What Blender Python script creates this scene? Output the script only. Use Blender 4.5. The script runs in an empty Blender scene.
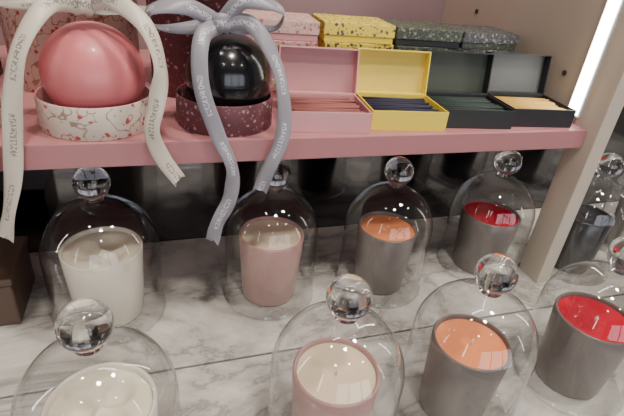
import bpy, bmesh, math, random
from mathutils import Vector, Matrix, Euler
random.seed(4)
D=bpy.data
col=bpy.context.scene.collection

# ------------------------------------------------------------ materials
def nt(name):
    m=D.materials.new(name); m.use_nodes=True
    t=m.node_tree; t.nodes.clear()
    out=t.nodes.new('ShaderNodeOutputMaterial')
    return m,t,out
def pbr(name,c,rough=.5,metal=0,spec=.5,coat=0,sss=0,bump=None,sheen=0):
    m,t,out=nt(name)
    b=t.nodes.new('ShaderNodeBsdfPrincipled')
    b.inputs['Base Color'].default_value=(*c,1); b.inputs['Roughness'].default_value=rough
    b.inputs['Metallic'].default_value=metal; b.inputs['Specular IOR Level'].default_value=spec
    b.inputs['Coat Weight'].default_value=coat; b.inputs['Coat Roughness'].default_value=.08
    if sss:
        b.inputs['Subsurface Weight'].default_value=sss; b.inputs['Subsurface Scale'].default_value=.01
        b.inputs['Subsurface Radius'].default_value=(1,.6,.4)
    if sheen: b.inputs['Sheen Weight'].default_value=sheen
    t.links.new(b.outputs[0],out.inputs[0])
    if bump:
        n=t.nodes.new('ShaderNodeTexNoise'); n.inputs['Scale'].default_value=bump[0]; n.inputs['Detail'].default_value=4
        tc=t.nodes.new('ShaderNodeTexCoord'); t.links.new(tc.outputs['Object'],n.inputs['Vector'])
        bp=t.nodes.new('ShaderNodeBump'); bp.inputs['Strength'].default_value=bump[1]; bp.inputs['Distance'].default_value=.002
        t.links.new(n.outputs[0],bp.inputs['Height']); t.links.new(bp.outputs[0],b.inputs['Normal'])
    return m
def floral(name,base,c1,c2,scale=90,thr=.30,thr2=.22,rough=.55,vine=None):
    """printed paper: blossoms and leaves scattered on a plain ground"""
    m,t,out=nt(name); N=t.nodes; L=t.links
    b=N.new('ShaderNodeBsdfPrincipled'); b.inputs['Roughness'].default_value=rough
    tc=N.new('ShaderNodeTexCoord')
    nz=N.new('ShaderNodeTexNoise'); nz.inputs['Scale'].default_value=scale*2.2
    L.new(tc.outputs['Object'],nz.inputs['Vector'])
    va=N.new('ShaderNodeVectorMath'); va.operation='SCALE'; va.inputs['Scale'].default_value=.35/scale
    L.new(nz.outputs['Color'],va.inputs[0])
    ad=N.new('ShaderNodeVectorMath'); ad.operation='ADD'
    L.new(tc.outputs['Object'],ad.inputs[0]); L.new(va.outputs[0],ad.inputs[1])
    def mixc(fac,prevsock,c):
        mx=N.new('ShaderNodeMix'); mx.data_type='RGBA'
        L.new(fac,mx.inputs['Factor'])
        if prevsock: L.new(prevsock,mx.inputs['A'])
        else: mx.inputs['A'].default_value=(*base,1)
        mx.inputs['B'].default_value=(*c,1)
        return mx.outputs['Result']
    def layer(sc,th,c,prevsock,off):
        of=N.new('ShaderNodeVectorMath'); of.operation='ADD'; of.inputs[1].default_value=(off,off*.7,off*.3)
        L.new(ad.outputs[0],of.inputs[0])
        v=N.new('ShaderNodeTexVoronoi'); v.inputs['Scale'].default_value=sc
        L.new(of.outputs[0],v.inputs['Vector'])
        lt=N.new('ShaderNodeMapRange'); lt.inputs['From Min'].default_value=th+.05; lt.inputs['From Max'].default_value=th-.02
        L.new(v.outputs['Distance'],lt.inputs['Value'])
        return mixc(lt.outputs[0],prevsock,c)
    s=None
    if vine:
        n=N.new('ShaderNodeTexNoise'); n.inputs['Scale'].default_value=scale*.55; n.inputs['Detail'].default_value=1
        L.new(tc.outputs['Object'],n.inputs['Vector'])
        a=N.new('ShaderNodeMath'); a.operation='SUBTRACT'; a.inputs[1].default_value=.5; L.new(n.outputs[0],a.inputs[0])
        a2=N.new('ShaderNodeMath'); a2.operation='ABSOLUTE'; L.new(a.outputs[0],a2.inputs[0])
        lt=N.new('ShaderNodeMapRange'); lt.inputs['From Min'].default_value=.018; lt.inputs['From Max'].default_value=.008
        L.new(a2.outputs[0],lt.inputs['Value'])
        s=mixc(lt.outputs[0],None,vine)
    s=layer(scale*1.5,thr2,c2,s,.3)
    s=layer(scale,thr,c1,s,.0)
    L.new(s,b.inputs['Base Color']); L.new(b.outputs[0],out.inputs[0])
    return m
def satin(name,c,ink):
    """satin ribbon with a small printed line of lettering running along it (UV: u across, v metres along)"""
    m,t,out=nt(name); N=t.nodes; L=t.links
    b=N.new('ShaderNodeBsdfPrincipled'); b.inputs['Roughness'].default_value=.36; b.inputs['Sheen Weight'].default_value=.1
    b.inputs['Anisotropic'].default_value=.5
    uv=N.new('ShaderNodeUVMap'); uv.uv_map='UVMap'
    sp=N.new('ShaderNodeSeparateXYZ'); L.new(uv.outputs[0],sp.inputs[0])
    def mth(op,a,bb=None,c_=None):
        n=N.new('ShaderNodeMath'); n.operation=op
        for i,q in enumerate((a,bb,c_)):
            if q is None: continue
            if isinstance(q,(int,float)): n.inputs[i].default_value=q
            else: L.new(q,n.inputs[i])
        return n.outputs[0]
    band=mth('LESS_THAN',mth('ABSOLUTE',mth('SUBTRACT',sp.outputs[0],.5)),.17)
    gate=mth('LESS_THAN',mth('FRACT',mth('MULTIPLY',sp.outputs[1],16.0)),.58)
    mp=N.new('ShaderNodeMapping'); mp.inputs['Scale'].default_value=(5,620,1); L.new(uv.outputs[0],mp.inputs[0])
    n=N.new('ShaderNodeTexNoise'); n.inputs['Scale'].default_value=1; n.inputs['Detail'].default_value=0; L.new(mp.outputs[0],n.inputs[0])
    let=mth('GREATER_THAN',n.outputs[0],.51)
    mask=mth('MULTIPLY',mth('MULTIPLY',band,gate),let)
    mask=mth('MULTIPLY',mask,.75)
    mx=N.new('ShaderNodeMix'); mx.data_type='RGBA'; L.new(mask,mx.inputs['Factor'])
    mx.inputs['A'].default_value=(*c,1); mx.inputs['B'].default_value=(*ink,1)
    L.new(mx.outputs['Result'],b.inputs['Base Color']); L.new(b.outputs[0],out.inputs[0]); return m
def glass_wall(name):
    """thin-walled clear glass: clear face on, Schlick reflection towards grazing"""
    m,t,out=nt(name); N=t.nodes; L=t.links
    tr=N.new('ShaderNodeBsdfTransparent')
    gl=N.new('ShaderNodeBsdfGlossy'); gl.inputs['Roughness'].default_value=.012; gl.inputs[0].default_value=(1,1,1,1)
    lw=N.new('ShaderNodeLayerWeight'); lw.inputs['Blend'].default_value=.5
    p=N.new('ShaderNodeMath'); p.operation='POWER'; p.inputs[1].default_value=3.2; L.new(lw.outputs['Facing'],p.inputs[0])
    ma=N.new('ShaderNodeMath'); ma.operation='MULTIPLY_ADD'; ma.inputs[1].default_value=.80; ma.inputs[2].default_value=.075; L.new(p.outputs[0],ma.inputs[0])
    p2=N.new('ShaderNodeMath'); p2.operation='POWER'; p2.inputs[1].default_value=5.0; L.new(lw.outputs['Facing'],p2.inputs[0])
    cm=N.new('ShaderNodeMix'); cm.data_type='RGBA'; L.new(p2.outputs[0],cm.inputs['Factor'])
    cm.inputs['A'].default_value=(.98,.985,.985,1); cm.inputs['B'].default_value=(.30,.33,.34,1)
    L.new(cm.outputs['Result'],tr.inputs[0])
    mx=N.new('ShaderNodeMixShader')
    L.new(ma.outputs[0],mx.inputs[0]); L.new(tr.outputs[0],mx.inputs[1]); L.new(gl.outputs[0],mx.inputs[2])
    L.new(mx.outputs[0],out.inputs[0]); return m
def glass_solid(name):
    m,t,out=nt(name)
    g=t.nodes.new('ShaderNodeBsdfGlass'); g.inputs['IOR'].default_value=1.5; g.inputs['Roughness'].default_value=0
    t.links.new(g.outputs[0],out.inputs[0]); return m
def emis(name,c,s):
    m,t,out=nt(name); e=t.nodes.new('ShaderNodeEmission'); e.inputs[0].default_value=(*c,1); e.inputs[1].default_value=s
    t.links.new(e.outputs[0],out.inputs[0]); return m
def marble(name):
    m,t,out=nt(name); N=t.nodes; L=t.links
    b=N.new('ShaderNodeBsdfPrincipled'); b.inputs['Roughness'].default_value=.14
    tc=N.new('ShaderNodeTexCoord')
    mp=N.new('ShaderNodeMapping'); mp.inputs['Rotation'].default_value=(0,0,.5); mp.inputs['Scale'].default_value=(1,1.9,1)
    L.new(tc.outputs['Object'],mp.inputs[0])
    n1=N.new('ShaderNodeTexNoise'); n1.inputs['Scale'].default_value=3.6; n1.inputs['Detail'].default_value=7; n1.inputs['Distortion'].default_value=.45; n1.inputs['Roughness'].default_value=.66
    L.new(mp.outputs[0],n1.inputs['Vector'])
    sb=N.new('ShaderNodeMath'); sb.operation='SUBTRACT'; sb.inputs[1].default_value=.5; L.new(n1.outputs[0],sb.inputs[0])
    ab=N.new('ShaderNodeMath'); ab.operation='ABSOLUTE'; L.new(sb.outputs[0],ab.inputs[0])
    r=N.new('ShaderNodeValToRGB'); r.color_ramp.elements[0].position=0; r.color_ramp.elements[0].color=(.34,.325,.30,1)
    r.color_ramp.elements[1].position=.10; r.color_ramp.elements[1].color=(.72,.685,.635,1)
    e=r.color_ramp.elements.new(.02); e.color=(.52,.50,.47,1)
    L.new(ab.outputs[0],r.inputs[0])
    n2=N.new('ShaderNodeTexNoise'); n2.inputs['Scale'].default_value=9; n2.inputs['Detail'].default_value=6
    L.new(tc.outputs['Object'],n2.inputs['Vector'])
    r2=N.new('ShaderNodeValToRGB'); r2.color_ramp.elements[0].position=.34; r2.color_ramp.elements[0].color=(.58,.575,.57,1); r2.color_ramp.elements[1].position=.6; r2.color_ramp.elements[1].color=(1,1,1,1)
    L.new(n2.outputs[0],r2.inputs[0])
    mx=N.new('ShaderNodeMix'); mx.data_type='RGBA'; mx.blend_type='MULTIPLY'; mx.inputs['Factor'].default_value=1
    L.new(r.outputs[0],mx.inputs['A']); L.new(r2.outputs[0],mx.inputs['B'])
    L.new(mx.outputs['Result'],b.inputs['Base Color']); L.new(b.outputs[0],out.inputs[0]); return m

M=dict(
 marble=marble('marble'),
 shelf=pbr('pink_lacquer',(.45,.19,.20),.4,bump=(300,.1)),
 glass=glass_wall('cloche_glass'), crystal=glass_solid('crystal'),
 cer_white=pbr('ceramic_white',(.78,.72,.61),.25,coat=.3),
 cer_pink=pbr('ceramic_pink',(.46,.265,.245),.35,coat=.2),
 cer_grey=pbr('ceramic_grey',(.155,.131,.12),.35,coat=.2),
 cer_black=pbr('ceramic_black',(.03,.03,.035),.3,coat=.3),
 wax_cream=pbr('wax_cream',(.84,.68,.49),.55,sss=.3,spec=.25),
 wax_white=pbr('wax_white',(.86,.78,.62),.4,sss=.2,spec=.4),
 wax_orange=pbr('wax_orange',(.93,.30,.12),.6,sss=.2,spec=.2),
 wax_red=pbr('wax_red',(.55,.006,.03),.6,sss=.05,spec=.2),
 wick=pbr('wick',(.75,.7,.6),.9),
 ball_pink=pbr('ball_pink',(.66,.18,.19),.38,coat=.15,bump=(60,.06)),
 ball_black=pbr('ball_black',(.006,.006,.008),.2,coat=.4,bump=(60,.08)),
 rib_cream=satin('ribbon_cream',(.62,.55,.455),(.14,.13,.12)), rib_grey=satin('ribbon_grey',(.26,.245,.28),(.66,.65,.68)),
 fl_cream=floral('paper_cream_floral',(.68,.59,.49),(.46,.07,.06),(.38,.32,.20),115,.22,.16,vine=(.36,.22,.15)),
 fl_pink=floral('paper_pink_floral',(.62,.42,.37),(.45,.12,.13),(.40,.30,.22),150,.30,.22,vine=(.42,.22,.18)),
 fl_maroon=floral('paper_maroon_floral',(.13,.04,.05),(.46,.28,.30),(.25,.10,.12),150,.24,.24),
 fl_yellow=floral('paper_yellow_floral',(.74,.58,.07),(.07,.06,.06),(.38,.22,.05),150,.29,.26),
 fl_green=floral('paper_green_floral',(.045,.052,.045),(.28,.28,.15),(.12,.15,.10),160,.24,.28,vine=(.13,.15,.10)),
 fl_dark=floral('paper_dark_floral',(.06,.06,.065),(.33,.31,.28),(.17,.17,.15),170,.26,.28,vine=(.17,.17,.15)),
 bx_pink=pbr('paper_pink',(.68,.33,.35),.55), bx_yellow=pbr('paper_yellow',(.86,.67,.07),.55),
 bx_green=pbr('paper_darkgreen',(.020,.024,.024),.5), bx_navy=pbr('paper_black',(.018,.018,.022),.5),
 in_pink=pbr('inner_pink',(.52,.25,.25),.6), in_yellow=pbr('inner_yellow',(.72,.55,.10),.6),
 in_green=pbr('inner_green',(.05,.058,.042),.6), in_grey=pbr('inner_grey',(.12,.125,.12),.6),
 st_pink=pbr('incense_brownpink',(.30,.10,.09),.8), st_navy=pbr('incense_navy',(.02,.018,.045),.8),
 st_green=pbr('incense_green',(.02,.035,.03),.8), st_yellow=pbr('incense_ochre',(.70,.43,.10),.8),
 panel=pbr('beige_lacquer',(.44,.37,.30),.35), post=pbr('post_lacquer',(.54,.47,.39),.35),
 dark=pbr('dark_mirror_panel',(.17,.17,.18),.07,metal=1), back=pbr('mauve_board',(.28,.19,.20),.6),
 wood=pbr('brown_wood',(.10,.06,.042),.5,bump=(80,.3)), screw=pbr('screw',(.12,.11,.1),.3,metal=1),
 wall=pbr('wall_paint',(.34,.31,.28),.7), walldark=pbr('wall_dark',(.05,.05,.055),.6),
 floorm=pbr('floor_tile',(.10,.085,.075),.35), ceil=pbr('ceiling_paint',(.22,.21,.20),.8),
 cab=pbr('cabinet',(.25,.23,.22),.5), led=emis('led',(1,.96,.87),18), lamp=emis('lamp_disc',(1,.92,.80),140),
 lampw=emis('added_panel_glow',(1,.94,.86),16),  # glow of the added ceiling panel
 trimm=pbr('lamp_trim',(.5,.5,.5),.4), blue=emis('added_pane_glow',(.85,.9,1),3),  # pane glow added for reflections in the glass
 strip=emis('added_light_strip',(1,.93,.84),13),  # glow of the strips added at the side walls
)

# ------------------------------------------------------------ mesh helpers
class B:
    def __init__(s): s.bm=bmesh.new(); s.mats=[]; s.uv=s.bm.loops.layers.uv.new('UVMap')
    def mi(s,m):
        if m not in s.mats: s.mats.append(m)
        return s.mats.index(m)
    def box(s,lo,hi,m,bev=0,rot=None):
        r=bmesh.ops.create_cube(s.bm,size=1)
        vs=r['verts']; lo=Vector(lo);hi=Vector(hi);c=(lo+hi)/2;d=hi-lo
        for v in vs:
            v.co=Vector((v.co.x*d.x,v.co.y*d.y,v.co.z*d.z))
            if rot: v.co=rot@v.co
            v.co+=c
        fs=list({f for v in vs for f in v.link_faces}); k=s.mi(m)
        for f in fs: f.material_index=k
        if bev:
            es=list({e for v in vs for e in v.link_edges})
            rr=bmesh.ops.bevel(s.bm,geom=es,offset=bev,segments=2,affect='EDGES',profile=.5)
            for f in rr['faces']: f.material_index=k
    def lathe(s,prof,mats,seg=64,c=(0,0)):
        rings=[]
        for r,z in prof:
            if r<1e-6: rings.append([s.bm.verts.new((c[0],c[1],z))])
            else: rings.append([s.bm.verts.new((c[0]+r*math.cos(2*math.pi*i/seg),c[1]+r*math.sin(2*math.pi*i/seg),z)) for i in range(seg)])
        for j,(a,b) in enumerate(zip(rings[:-1],rings[1:])):
            m=mats[j] if isinstance(mats,list) else mats; k=s.mi(m)
            for i in range(seg):
                n=(i+1)%seg
                if len(a)==1 and len(b)==1: continue
                if len(a)==1: f=s.bm.faces.new((a[0],b[n],b[i]))
                elif len(b)==1: f=s.bm.faces.new((a[i],a[n],b[0]))
                else: f=s.bm.faces.new((a[i],a[n],b[n],b[i]))
                f.material_index=k; f.smooth=True
        return rings
    def tube(s,pts,r,m,seg=8):
        prev=None;k=s.mi(m); pts=[Vector(p) for p in pts]
        for i,p in enumerate(pts):
            t=(pts[min(i+1,len(pts)-1)]-pts[max(i-1,0)]).normalized()
            a=t.orthogonal().normalized() if abs(t.z)>.9 else t.cross(Vector((0,0,1))).normalized(); b=t.cross(a)
            ring=[s.bm.verts.new(p+r*(a*math.cos(2*math.pi*q/seg)+b*math.sin(2*math.pi*q/seg))) for q in range(seg)]
            if prev:
                for q in range(seg):
                    f=s.bm.faces.new((prev[q],prev[(q+1)%seg],ring[(q+1)%seg],ring[q])); f.material_index=k; f.smooth=True
            else:
                f=s.bm.faces.new(ring); f.material_index=k
            prev=ring
        f=s.bm.faces.new(prev); f.material_index=k
    def obj(s,name,loc=(0,0,0),rz=0,parent=None,auto=True):
        bmesh.ops.recalc_face_normals(s.bm,faces=s.bm.faces)
        me=D.meshes.new(name); s.bm.to_mesh(me); s.bm.free()
        for m in s.mats: me.materials.append(M[m])
        o=D.objects.new(name,me); col.objects.link(o); o.location=loc; o.rotation_euler=(0,0,rz)
        if parent: o.parent=parent
        return o
def sbox(name,lo,hi,m,bev=0):
    b=B(); c=[(lo[i]+hi[i])/2 for i in range(3)]
    b.box([lo[i]-c[i] for i in range(3)],[hi[i]-c[i] for i in range(3)],m,bev); return b.obj(name,c)
def catmull(P,n=8):
    P=[Vector(p) for p in P]; Q=[P[0]*2-P[1]]+P+[P[-1]*2-P[-2]]; out=[]
    for i in range(1,len(Q)-2):
        for k in range(n):
            t=k/n; a,b,c,d=Q[i-1],Q[i],Q[i+1],Q[i+2]
            out.append(.5*((2*b)+(-a+c)*t+(2*a-5*b+4*c-d)*t*t+(-a+3*b-3*c+d)*t**3))
    out.append(P[-1]); return out
def ribbon(b,pts,w,m,vcut=False):
    """pts: (x,y,z,twist_deg); ribbon faces -Y at twist 0"""
    P=catmull([p[:3] for p in pts],9)
    T=catmull([(p[3] if len(p)>3 else 0,0,0) for p in pts],9)
    k=b.mi(m); rows=[]; prevW=None; s_acc=0; S=[]
    for i,p in enumerate(P):
        if i: s_acc+=(p-P[i-1]).length
        S.append(s_acc)
        t=(P[min(i+1,len(P)-1)]-P[max(i-1,0)]).normalized()
        W=t.cross(Vector((0,-1,0.15)))
        if W.length<.15: W=prevW or Vector((1,0,0))
        W.normalize()
        if prevW and W.dot(prevW)<0: W=-W
        prevW=W.copy()
        W=Matrix.Rotation(math.radians(T[i].x),3,t)@W
        Nn=t.cross(W).normalized()
        e=.0003
        last=(i==len(P)-1) and vcut
        r=[]
        for s_,cup in ((-1,.0010),(-.5,.0001),(0,-.0004),(.5,.0001),(1,.0010)):
            q=p+W*s_*w/2+Nn*cup
            if last: q-=t*(1-abs(s_))*.007
            r.append(q)
        rows.append(([b.bm.verts.new(q+Nn*e) for q in r],[b.bm.verts.new(q-Nn*e) for q in r]))
    for ri,((a,a2),(c,c2)) in enumerate(zip(rows[:-1],rows[1:])):
        for j in range(4):
            f=b.bm.faces.new((a[j],a[j+1],c[j+1],c[j])); f.material_index=k; f.smooth=True
            for lp,uvv in zip(f.loops,((j/4,S[ri]),((j+1)/4,S[ri]),((j+1)/4,S[ri+1]),(j/4,S[ri+1]))): lp[b.uv].uv=uvv
            f=b.bm.faces.new((a2[j],c2[j],c2[j+1],a2[j+1])); f.material_index=k; f.smooth=True
            for lp,uvv in zip(f.loops,((j/4,S[ri]),(j/4,S[ri+1]),((j+1)/4,S[ri+1]),((j+1)/4,S[ri]))): lp[b.uv].uv=uvv
        for j in (0,4):
            f=b.bm.faces.new((a[j],a2[j],c2[j],c[j])); f.material_index=k
    for a,a2 in (rows[0],rows[-1]):
        f=b.bm.faces.new(a+a2[::-1]); f.material_index=k

# ------------------------------------------------------------ counter, shelf, structure
b=B()
b.box((-.55,.36,-.03),(1.25,.60,0),'marble',.0012)
b.box((-.55,.02,-.03),(1.25,.3575,0),'marble',.0012)
b.obj('marble_countertop')
sbox('display_cabinet',(-.55,.04,-.85),(1.25,.60,-.0305),'cab')
sbox('display_shelf',(-.55,.42,.205),(.5045,.80,.2286),'shelf',.001)
sbox('back_panel',(-.55,.601,-.85),(1.25,.615,.2045),'dark')
sbox('shelf_back_board',(-.55,.801,.205),(.5045,.819,.90),'back')
sbox('wall_back',(-1.6,.82,-.85),(2.4,.86,1.9),'walldark')
b=B()
b.box((.505,.445,.2055),(.526,.819,.90),'panel',.001)
b.box((.505,.405,0.0002),(.527,.4445,.90),'post',.0015)
b.box((.5015,.438,.238),(.5049,.459,.88),'trimm')
b.box((.5000,.4405,.240),(.5016,.4565,.88),'led')
for y,z in ((.70,.325),(.485,.282)):
    b.tube([(.5045,y,z),(.503,y,z)],.0035,'screw',16)
b.obj('display_side_post')

# ------------------------------------------------------------ candles
def candle(x,y,cer,wax,rt=.040,rb=.033,h=.09,kind='wick',seed=0):
    b=B(); t=.0032
    prof=[(0,.0003),(rb-.004,.0003),(rb-.001,.0012),(rb,.004),(rt,h-.0015),(rt-.0008,h-.0003),(rt-t/2,h),(rt-t+.0006,h-.0004),(rt-t,h-.002),(rt-t-.0006,h-.009)]
    b.lathe(prof,cer)
    rw=rt-t-.0004
    rnd=random.Random(seed)
    zt=h-.006
    rings=[]; seg=64; nr=18; ph=rnd.random()*6
    k=b.mi(wax)
    dips=[(.42*rw*math.cos(ph+q*2.09),.42*rw*math.sin(ph+q*2.09),rnd.uniform(.30,.36)*rw) for q in range(3)]
    def hz(px,py,r):
        u=r/rw
        z=zt+.0012*(u**6)
        if kind=='wick':
            z-=.0014*math.exp(-(r/(.2*rw))**2)
            z+=.0004*math.sin(3*math.atan2(py,px)+ph)*u*(1-u)*2
        else:
            z+=.0025
            for dx,dy,dr in dips:
                q=math.hypot(px-dx,py-dy)/dr
                z-=.010*math.exp(-q**4)
            z+=.0012*math.sin(px*160+ph)*math.cos(py*150)*(1-u)
            z-=.003*u**8
        return z
    for j in range(nr+1):
        r=rw*j/nr
        if j==0: rings.append([b.bm.verts.new((0,0,hz(0,0,0)))]); continue
        rings.append([b.bm.verts.new((r*math.cos(a),r*math.sin(a),hz(r*math.cos(a),r*math.sin(a),r))) for a in [2*math.pi*i/seg for i in range(seg)]])
    for a,c in zip(rings[:-1],rings[1:]):
        for i in range(seg):
            n=(i+1)%seg
            f=b.bm.faces.new((a[0],c[i],c[n]) if len(a)==1 else (a[i],c[i],c[n],a[n])); f.material_index=k; f.smooth=True
    if kind=='wick':
        b.tube([(0,0,zt-.002),(.0003,0,zt+.003),(.0015,.0005,zt+.006)],.0009,'wick')
    b.obj('scented_candle',(x,y,0),rz=rnd.random()*6)

def cloche(x,y,R=.060,H=.148,kz=.168,kr=.0178):
    b=B()
    zs=H-R*1.02
    out=[(R-.0008,.0005),(R+.0012,.0005),(R+.0022,.0016),(R+.0022,.0030),(R+.0008,.0045),(R,.0065)]
    for i in range(1,5): out.append((R,.0065+(zs-.0065)*i/5))
    n=20
    for i in range(n+1):
        a=math.pi/2*i/n
        out.append((max(R*math.cos(a),0.0),zs+(H-zs)*math.sin(a)))
    out=[p for p in out if p[0]>.006]
    b.lathe(out+[(.0055,H+.0005),(0,H+.0008)],'glass',72)
    o=b.obj('glass_cloche',(x,y,0))
    b=B()
    prof=[(0,H+.0012),(.0095,H+.0012),(.0088,H+.0025),(.0065,H+.0040)]
    for i in range(1,24):
        a=-math.pi/2+math.pi*i/24
        r=kr*math.cos(a); z=kz+kr*math.sin(a)
        if z>H+.0045 : prof.append((r,z))
    prof.append((0,kz+kr))
    b.lathe(prof,'crystal',48)
    b.obj('knob',(0,0,0),parent=o)

rowb=[(-.068,.465,'cer_white','wax_white',.0425,.037,'melt'),(.122,.463,'cer_pink','wax_cream',.0395,.034,'wick'),
      (.274,.455,'cer_grey','wax_orange',.0385,.033,'wick'),(.442,.466,'cer_grey','wax_red',.041,.034,'wick')]
rowf=[(-.055,.257,'cer_white','wax_white',.040,.035,'melt'),(.129,.249,'cer_pink','wax_cream',.0375,.032,'wick'),
      (.266,.253,'cer_grey','wax_orange',.037,.032,'wick'),(.419,.255,'cer_grey','wax_red',.040,.034,'wick'),
      (.592,.44,'cer_black','cer_black',.036,.031,'wick'),(.60,.27,'cer_grey','wax_red',.039,.033,'wick'),(.74,.46,'cer_grey','wax_red',.039,.033,'wick'),(.75,.27,'cer_grey','wax_orange',.039,.033,'wick')]
for i,(x,y,c,w,rt,rb,k) in enumerate(rowb+rowf):
    candle(x,y,c,w,rt,rb,.09,k,seed=i+3)
    cloche(x,y,.060 if i==0 else .0560)

# ------------------------------------------------------------ incense boxes
def tray(cx,cy,outer,inner,lidout,lidin,stick,w=.088,d=.066,h=.022,rz=-.10,tilt=10):
    b=B(); t=.0014; x0,x1=-w/2,w/2; y0,y1=-d/2,d/2
    b.box((x0,y0,0),(x1,y1,t),outer)
    b.box((x0,y0,t),(x1,y0+t,h),outer,.0003); b.box((x0,y1-t,t),(x1,y1,h),outer,.0003)
    b.box((x0,y0+t,t),(x0+t,y1-t,h),outer,.0003); b.box((x1-t,y0+t,t),(x1,y1-t,h),outer,.0003)
    b.box((x0+t,y0+t,t),(x1-t,y1-t,h*.5),inner)
    rnd=random.Random(int(cx*1000))
    for L_ in range(2):
        n=11-L_
        for i in range(n):
            yy=y0+.006+(d-.012)*(i+.5*(L_+1)-.2)/n
            zz=h*.5+.0024+L_*.0036
            dx=rnd.uniform(-.003,.003); a=rnd.uniform(-.0028,.0028)
            b.tube([(x0+.006+dx,yy-a,zz),(x1-.006+dx,yy+a,zz+rnd.uniform(0,.0016))],.0017,stick,8)
    ang=math.radians(tilt); Rm=Matrix.Rotation(-ang,3,'X')
    hh=.050; dep=.014; off=Vector((0,y1+.0012,h-.001))
    def lbx(lo,hi,m):
        lo=Vector(lo);hi=Vector(hi);c=(lo+hi)/2
        r=bmesh.ops.create_cube(b.bm,size=1); k=b.mi(m)
        for v in r['verts']:
            v.co=Vector((v.co.x*(hi-lo).x,v.co.y*(hi-lo).y,v.co.z*(hi-lo).z))+c
            v.co=Rm@v.co+off
        for f in {f for v in r['verts'] for f in v.link_faces}: f.material_index=k
    x0-=.0015; x1+=.0015
    lbx((x0,dep-t,0),(x1,dep,hh),lidout)
    lbx((x0+t,dep-t-.0004,t),(x1-t,dep-t-.00001,hh-t),lidin)
    lbx((x0,0,0),(x1,dep-t,t),outer); lbx((x0,0,hh-t),(x1,dep-t,hh),outer)
    lbx((x0,0,t),(x0+t,dep-t,hh-t),outer); lbx((x1-t,0,t),(x1,dep-t,hh-t),outer)
    b.obj('incense_box',(cx,cy,.2288),rz)
tray(.172,.464,'bx_pink','in_pink','fl_pink','in_pink','st_pink')
tray(.264,.464,'bx_yellow','in_yellow','fl_yellow','in_yellow','st_navy')
tray(.355,.466,'bx_green','in_green','fl_green','in_green','st_green')
tray(.446,.466,'bx_navy','in_grey','fl_dark','in_grey','st_yellow',w=.085)

def stack(cx,cy,mat,edge,n,w=.088,d=.066,hh=.022):
    b=B(); rnd=random.Random(int(cx*991))
    z=0
    for i in range(n):
        r=Matrix.Rotation(rnd.uniform(-.05,.05),3,'Z')
        b.box((-w/2,-d/2,z+.0002),(w/2,d/2,z+.0075),edge,.0006,r)
        b.box((-w/2-.0012,-d/2-.0012,z+.0078),(w/2+.0012,d/2+.0012,z+hh-.0002),mat,.0008,r)
        z+=hh
    b.obj('stacked_incense_boxes',(cx,cy,.2288),-.06)
stack(.145,.585,'fl_pink','bx_pink',4,hh=.0225)
stack(.243,.585,'fl_yellow','bx_yellow',4,hh=.0225)
stack(.340,.585,'fl_green','bx_green',4)
stack(.436,.59,'fl_dark','fl_green',4,.084,hh=.0215)

# ------------------------------------------------------------ round gift boxes + balls
def roundbox(name,x,y,mat,r=.050,h=.034,inner='in_pink',z=.2288):
    b=B()
    b.lathe([(0,0.0),(r-.0006,0.0),(r,.0006),(r,h-.0008),(r-.0004,h),(r-.0018,h),(r-.0022,h-.0006),(r-.0022,.0025),(0,.0025)],[mat]*4+['bx_pink' if mat!='fl_maroon' else 'fl_maroon']+[inner]*3,72)
    b.obj(name,(x,y,z))
def ball(x,y,z,r,mat):
    b=B(); prof=[(0,-r)]+[(r*math.cos(a),r*math.sin(a)) for a in [-math.pi/2+math.pi*i/48 for i in range(1,48)]]+[(0,r*.992)]
    b.lathe(prof,mat,72)
    b.lathe([(r*1.0005,-.0005),(r*1.002,0),(r*1.0005,.0005)],mat,72)
    b.obj('scented_ball',(x,y,z),0)
roundbox('round_gift_box',-.054,.4735,'fl_cream',.0505,.030)
ball(-.0525,.4735,.2762,.0445,'ball_pink')
roundbox('round_gift_box',.067,.4735,'fl_maroon',.0485,.030,'fl_maroon')
ball(.071,.4735,.2748,.0430,'ball_black')
roundbox('round_gift_box',-.185,.4735,'fl_cream',.0505,.030)
ball(-.185,.4735,.2765,.0445,'ball_pink')

def hatbox(x,y,r,h,mat,lid=.03,trim='bx_pink'):
    b=B()
    b.lathe([(0,0),(r-.002,0),(r-.002,h-lid),(r,h-lid),(r,h-.001),(r-.001,h),(0,h)],mat,72)
    b.lathe([(r+.0003,h-lid+.001),(r+.0006,h-lid+.002),(r+.0003,h-lid+.003)],trim,72)
    b.obj('round_hat_box',(x,y,.2288))
hatbox(-.085,.625,.072,.115,'fl_cream')
hatbox(.045,.590,.050,.155,'fl_maroon',trim='fl_maroon')
hatbox(-.24,.64,.070,.12,'fl_maroon',trim='fl_maroon')

# ------------------------------------------------------------ ribbons
b=B()
kx,ky,kz=-.052,.456,.336
W=.0145
ribbon(b,[(kx,ky,kz,0),(-.074,.436,.339,10),(-.095,.416,.312,30),(-.106,.410,.276,10),(-.112,.408,.239,-25),(-.119,.407,.205,10),(-.129,.407,.172,40),(-.138,.409,.142,15)],W,'rib_cream',True)
ribbon(b,[(kx,ky,kz,0),(-.030,.440,.344,0),(-.004,.424,.328,-25),(.006,.413,.297,-45),(.000,.409,.268,15),(-.006,.407,.243,25),(.002,.407,.218,-10),(.017,.409,.192,-35)],W,'rib_cream',True)
ribbon(b,[(kx,ky,kz,0),(-.085,.445,.360,20),(-.122,.448,.352,60),(-.118,.458,.334,100),(-.08,.462,.334,140),(kx,ky+.002,kz+.002,180)],W,'rib_cream')
ribbon(b,[(kx,ky,kz,0),(-.025,.448,.364,-20),(.010,.450,.358,-60),(.004,.46,.336,-100),(-.03,.462,.334,-140),(kx,ky+.002,kz+.002,-180)],W,'rib_cream')
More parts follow.
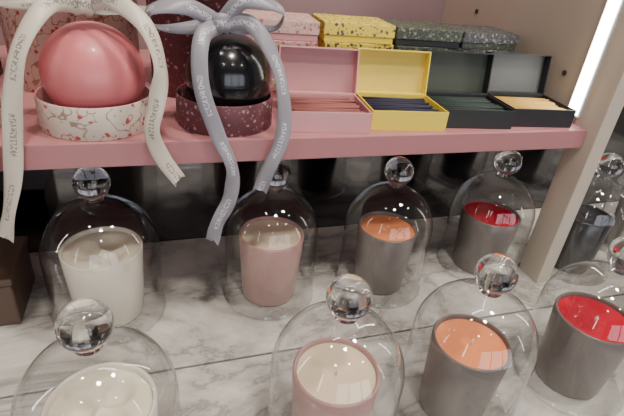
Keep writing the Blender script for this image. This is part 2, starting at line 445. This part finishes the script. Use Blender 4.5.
ribbon(b,[(kx-.009,ky-.004,kz,0),(kx,ky-.009,kz+.003,0),(kx+.009,ky-.004,kz,0)],.016,'rib_cream')
b.obj('satin_ribbon')
b=B()
kx,ky,kz=.060,.452,.327
ribbon(b,[(kx,ky,kz,0),(.041,.430,.318,10),(.038,.413,.282,15),(.051,.409,.240,-10),(.065,.407,.205,-35),(.062,.407,.172,30),(.050,.407,.143,-10),(.044,.408,.120,35)],W,'rib_grey',True)
ribbon(b,[(kx,ky,kz,0),(.086,.436,.330,0),(.107,.418,.298,-30),(.114,.410,.257,-10),(.110,.407,.228,30),(.099,.406,.202,40),(.092,.407,.176,0)],W,'rib_grey',True)
ribbon(b,[(kx,ky,kz,0),(.030,.44,.342,20),(.000,.442,.338,60),(.004,.45,.322,100),(.035,.454,.322,140),(kx,ky+.002,kz+.002,180)],W,'rib_grey')
ribbon(b,[(kx,ky,kz,0),(.080,.44,.350,-20),(.114,.442,.344,-60),(.112,.45,.326,-100),(.085,.454,.324,-140),(kx,ky+.002,kz+.002,-180)],W,'rib_grey')
ribbon(b,[(kx-.009,ky-.004,kz,0),(kx,ky-.009,kz+.003,0),(kx+.009,ky-.004,kz,0)],.016,'rib_grey')
b.obj('satin_ribbon')
b=B()
ribbon(b,[(-.175,.44,.325,0),(-.155,.42,.300,10),(-.130,.41,.262,25),(-.133,.408,.225,0),(-.142,.408,.19,-20)],W,'rib_cream')
b.obj('satin_ribbon')

b=B()
b.box((-.30,.458,.0003),(-.160,.54,.054),'wood',.002); b.box((-.302,.456,.055),(-.158,.542,.064),'wood',.002)
b.obj('wooden_box')

# ------------------------------------------------------------ room
sbox('floor',(-1.6,-2.6,-.88),(2.4,.86,-.8505),'floorm')
sbox('ceiling',(-1.6,-2.6,1.9),(2.4,.86,1.93),'ceil')
sbox('wall_left',(-1.64,-2.6,-.85),(-1.6,.86,1.9),'wall')
sbox('wall_right',(2.4,-2.6,-.85),(2.44,.86,1.9),'wall')
sbox('wall_front',(-1.6,-2.64,-.85),(2.4,-2.6,1.9),'walldark')
for x0,x1 in ((-1.599,-1.58),(2.38,2.399)):
    for yy in (-1.2,.25):
        b=B(); b.box((x0,yy-.03,.2),(x1,yy+.03,1.3),'strip',.002)
        b.obj('added_light_strip')  # unseen strips, added to reflect as streaks in the domes
b=B()
for i in range(3):
    b.box((-1.0+i*1.0,-2.598,-.3),(-.1+i*1.0,-2.59,1.3),'blue')
for i in range(4): b.box((-1.06+i*1.0,-2.598,-.36),(-1.0+i*1.0,-2.57,1.36),'walldark')
b.box((-1.06,-2.598,1.3),(2.0,-2.57,1.36),'walldark'); b.box((-1.06,-2.598,-.36),(2.0,-2.57,-.3),'walldark')
b.obj('added_window_glow_1')  # unseen glowing panes, added for vertical highlights on the cloches
for x,y in ((-.5,.1),(.15,-.25),(.75,.15),(1.4,-.2),(.2,-1.2),(-.7,-1.1),(1.2,-1.2)):
    b=B()
    b.lathe([(.05,0),(.062,0),(.062,-.02),(.05,-.02),(.05,0)],'trimm',32)
    b.lathe([(0,-.006),(.049,-.006),(.0495,-.004)],'lamp',32)
    b.obj('ceiling_spotlight',(x,y,1.899))
b=B(); b.box((-.6,-.05,-.02),(.6,.05,-.0005),'trimm'); b.box((-.57,-.035,-.024),(.57,.035,-.0205),'lampw'); b.obj('added_ceiling_panel',(.3,.40,1.899))  # unseen long lamp, added for streak highlights on the glass
def area(name,loc,tgt,size,e,c=(1,1,1)):
    l=D.lights.new(name,'AREA'); l.size=size; l.energy=e; l.color=c; l.shape='DISK'
    o=D.objects.new(name,l); col.objects.link(o); o.location=loc
    o.rotation_euler=(Vector(tgt)-Vector(loc)).to_track_quat('-Z','Y').to_euler()
area('spot_a',(.15,-.25,1.85),(.2,.45,.1),.18,15,(1,.91,.80))
area('spot_b',(.75,.1,1.85),(.35,.45,.1),.18,15,(1,.91,.80))

w=D.worlds.new('World'); bpy.context.scene.world=w; w.use_nodes=True
w.node_tree.nodes['Background'].inputs[0].default_value=(1,.97,.92,1); w.node_tree.nodes['Background'].inputs[1].default_value=.3

cam=D.cameras.new('Camera'); co=D.objects.new('Camera',cam); col.objects.link(co)
co.location=(0,0,.4); co.rotation_euler=(1.0523,-.0917,-.2998)
cam.sensor_width=36; cam.lens=27.06; cam.clip_start=.01
bpy.context.scene.camera=co
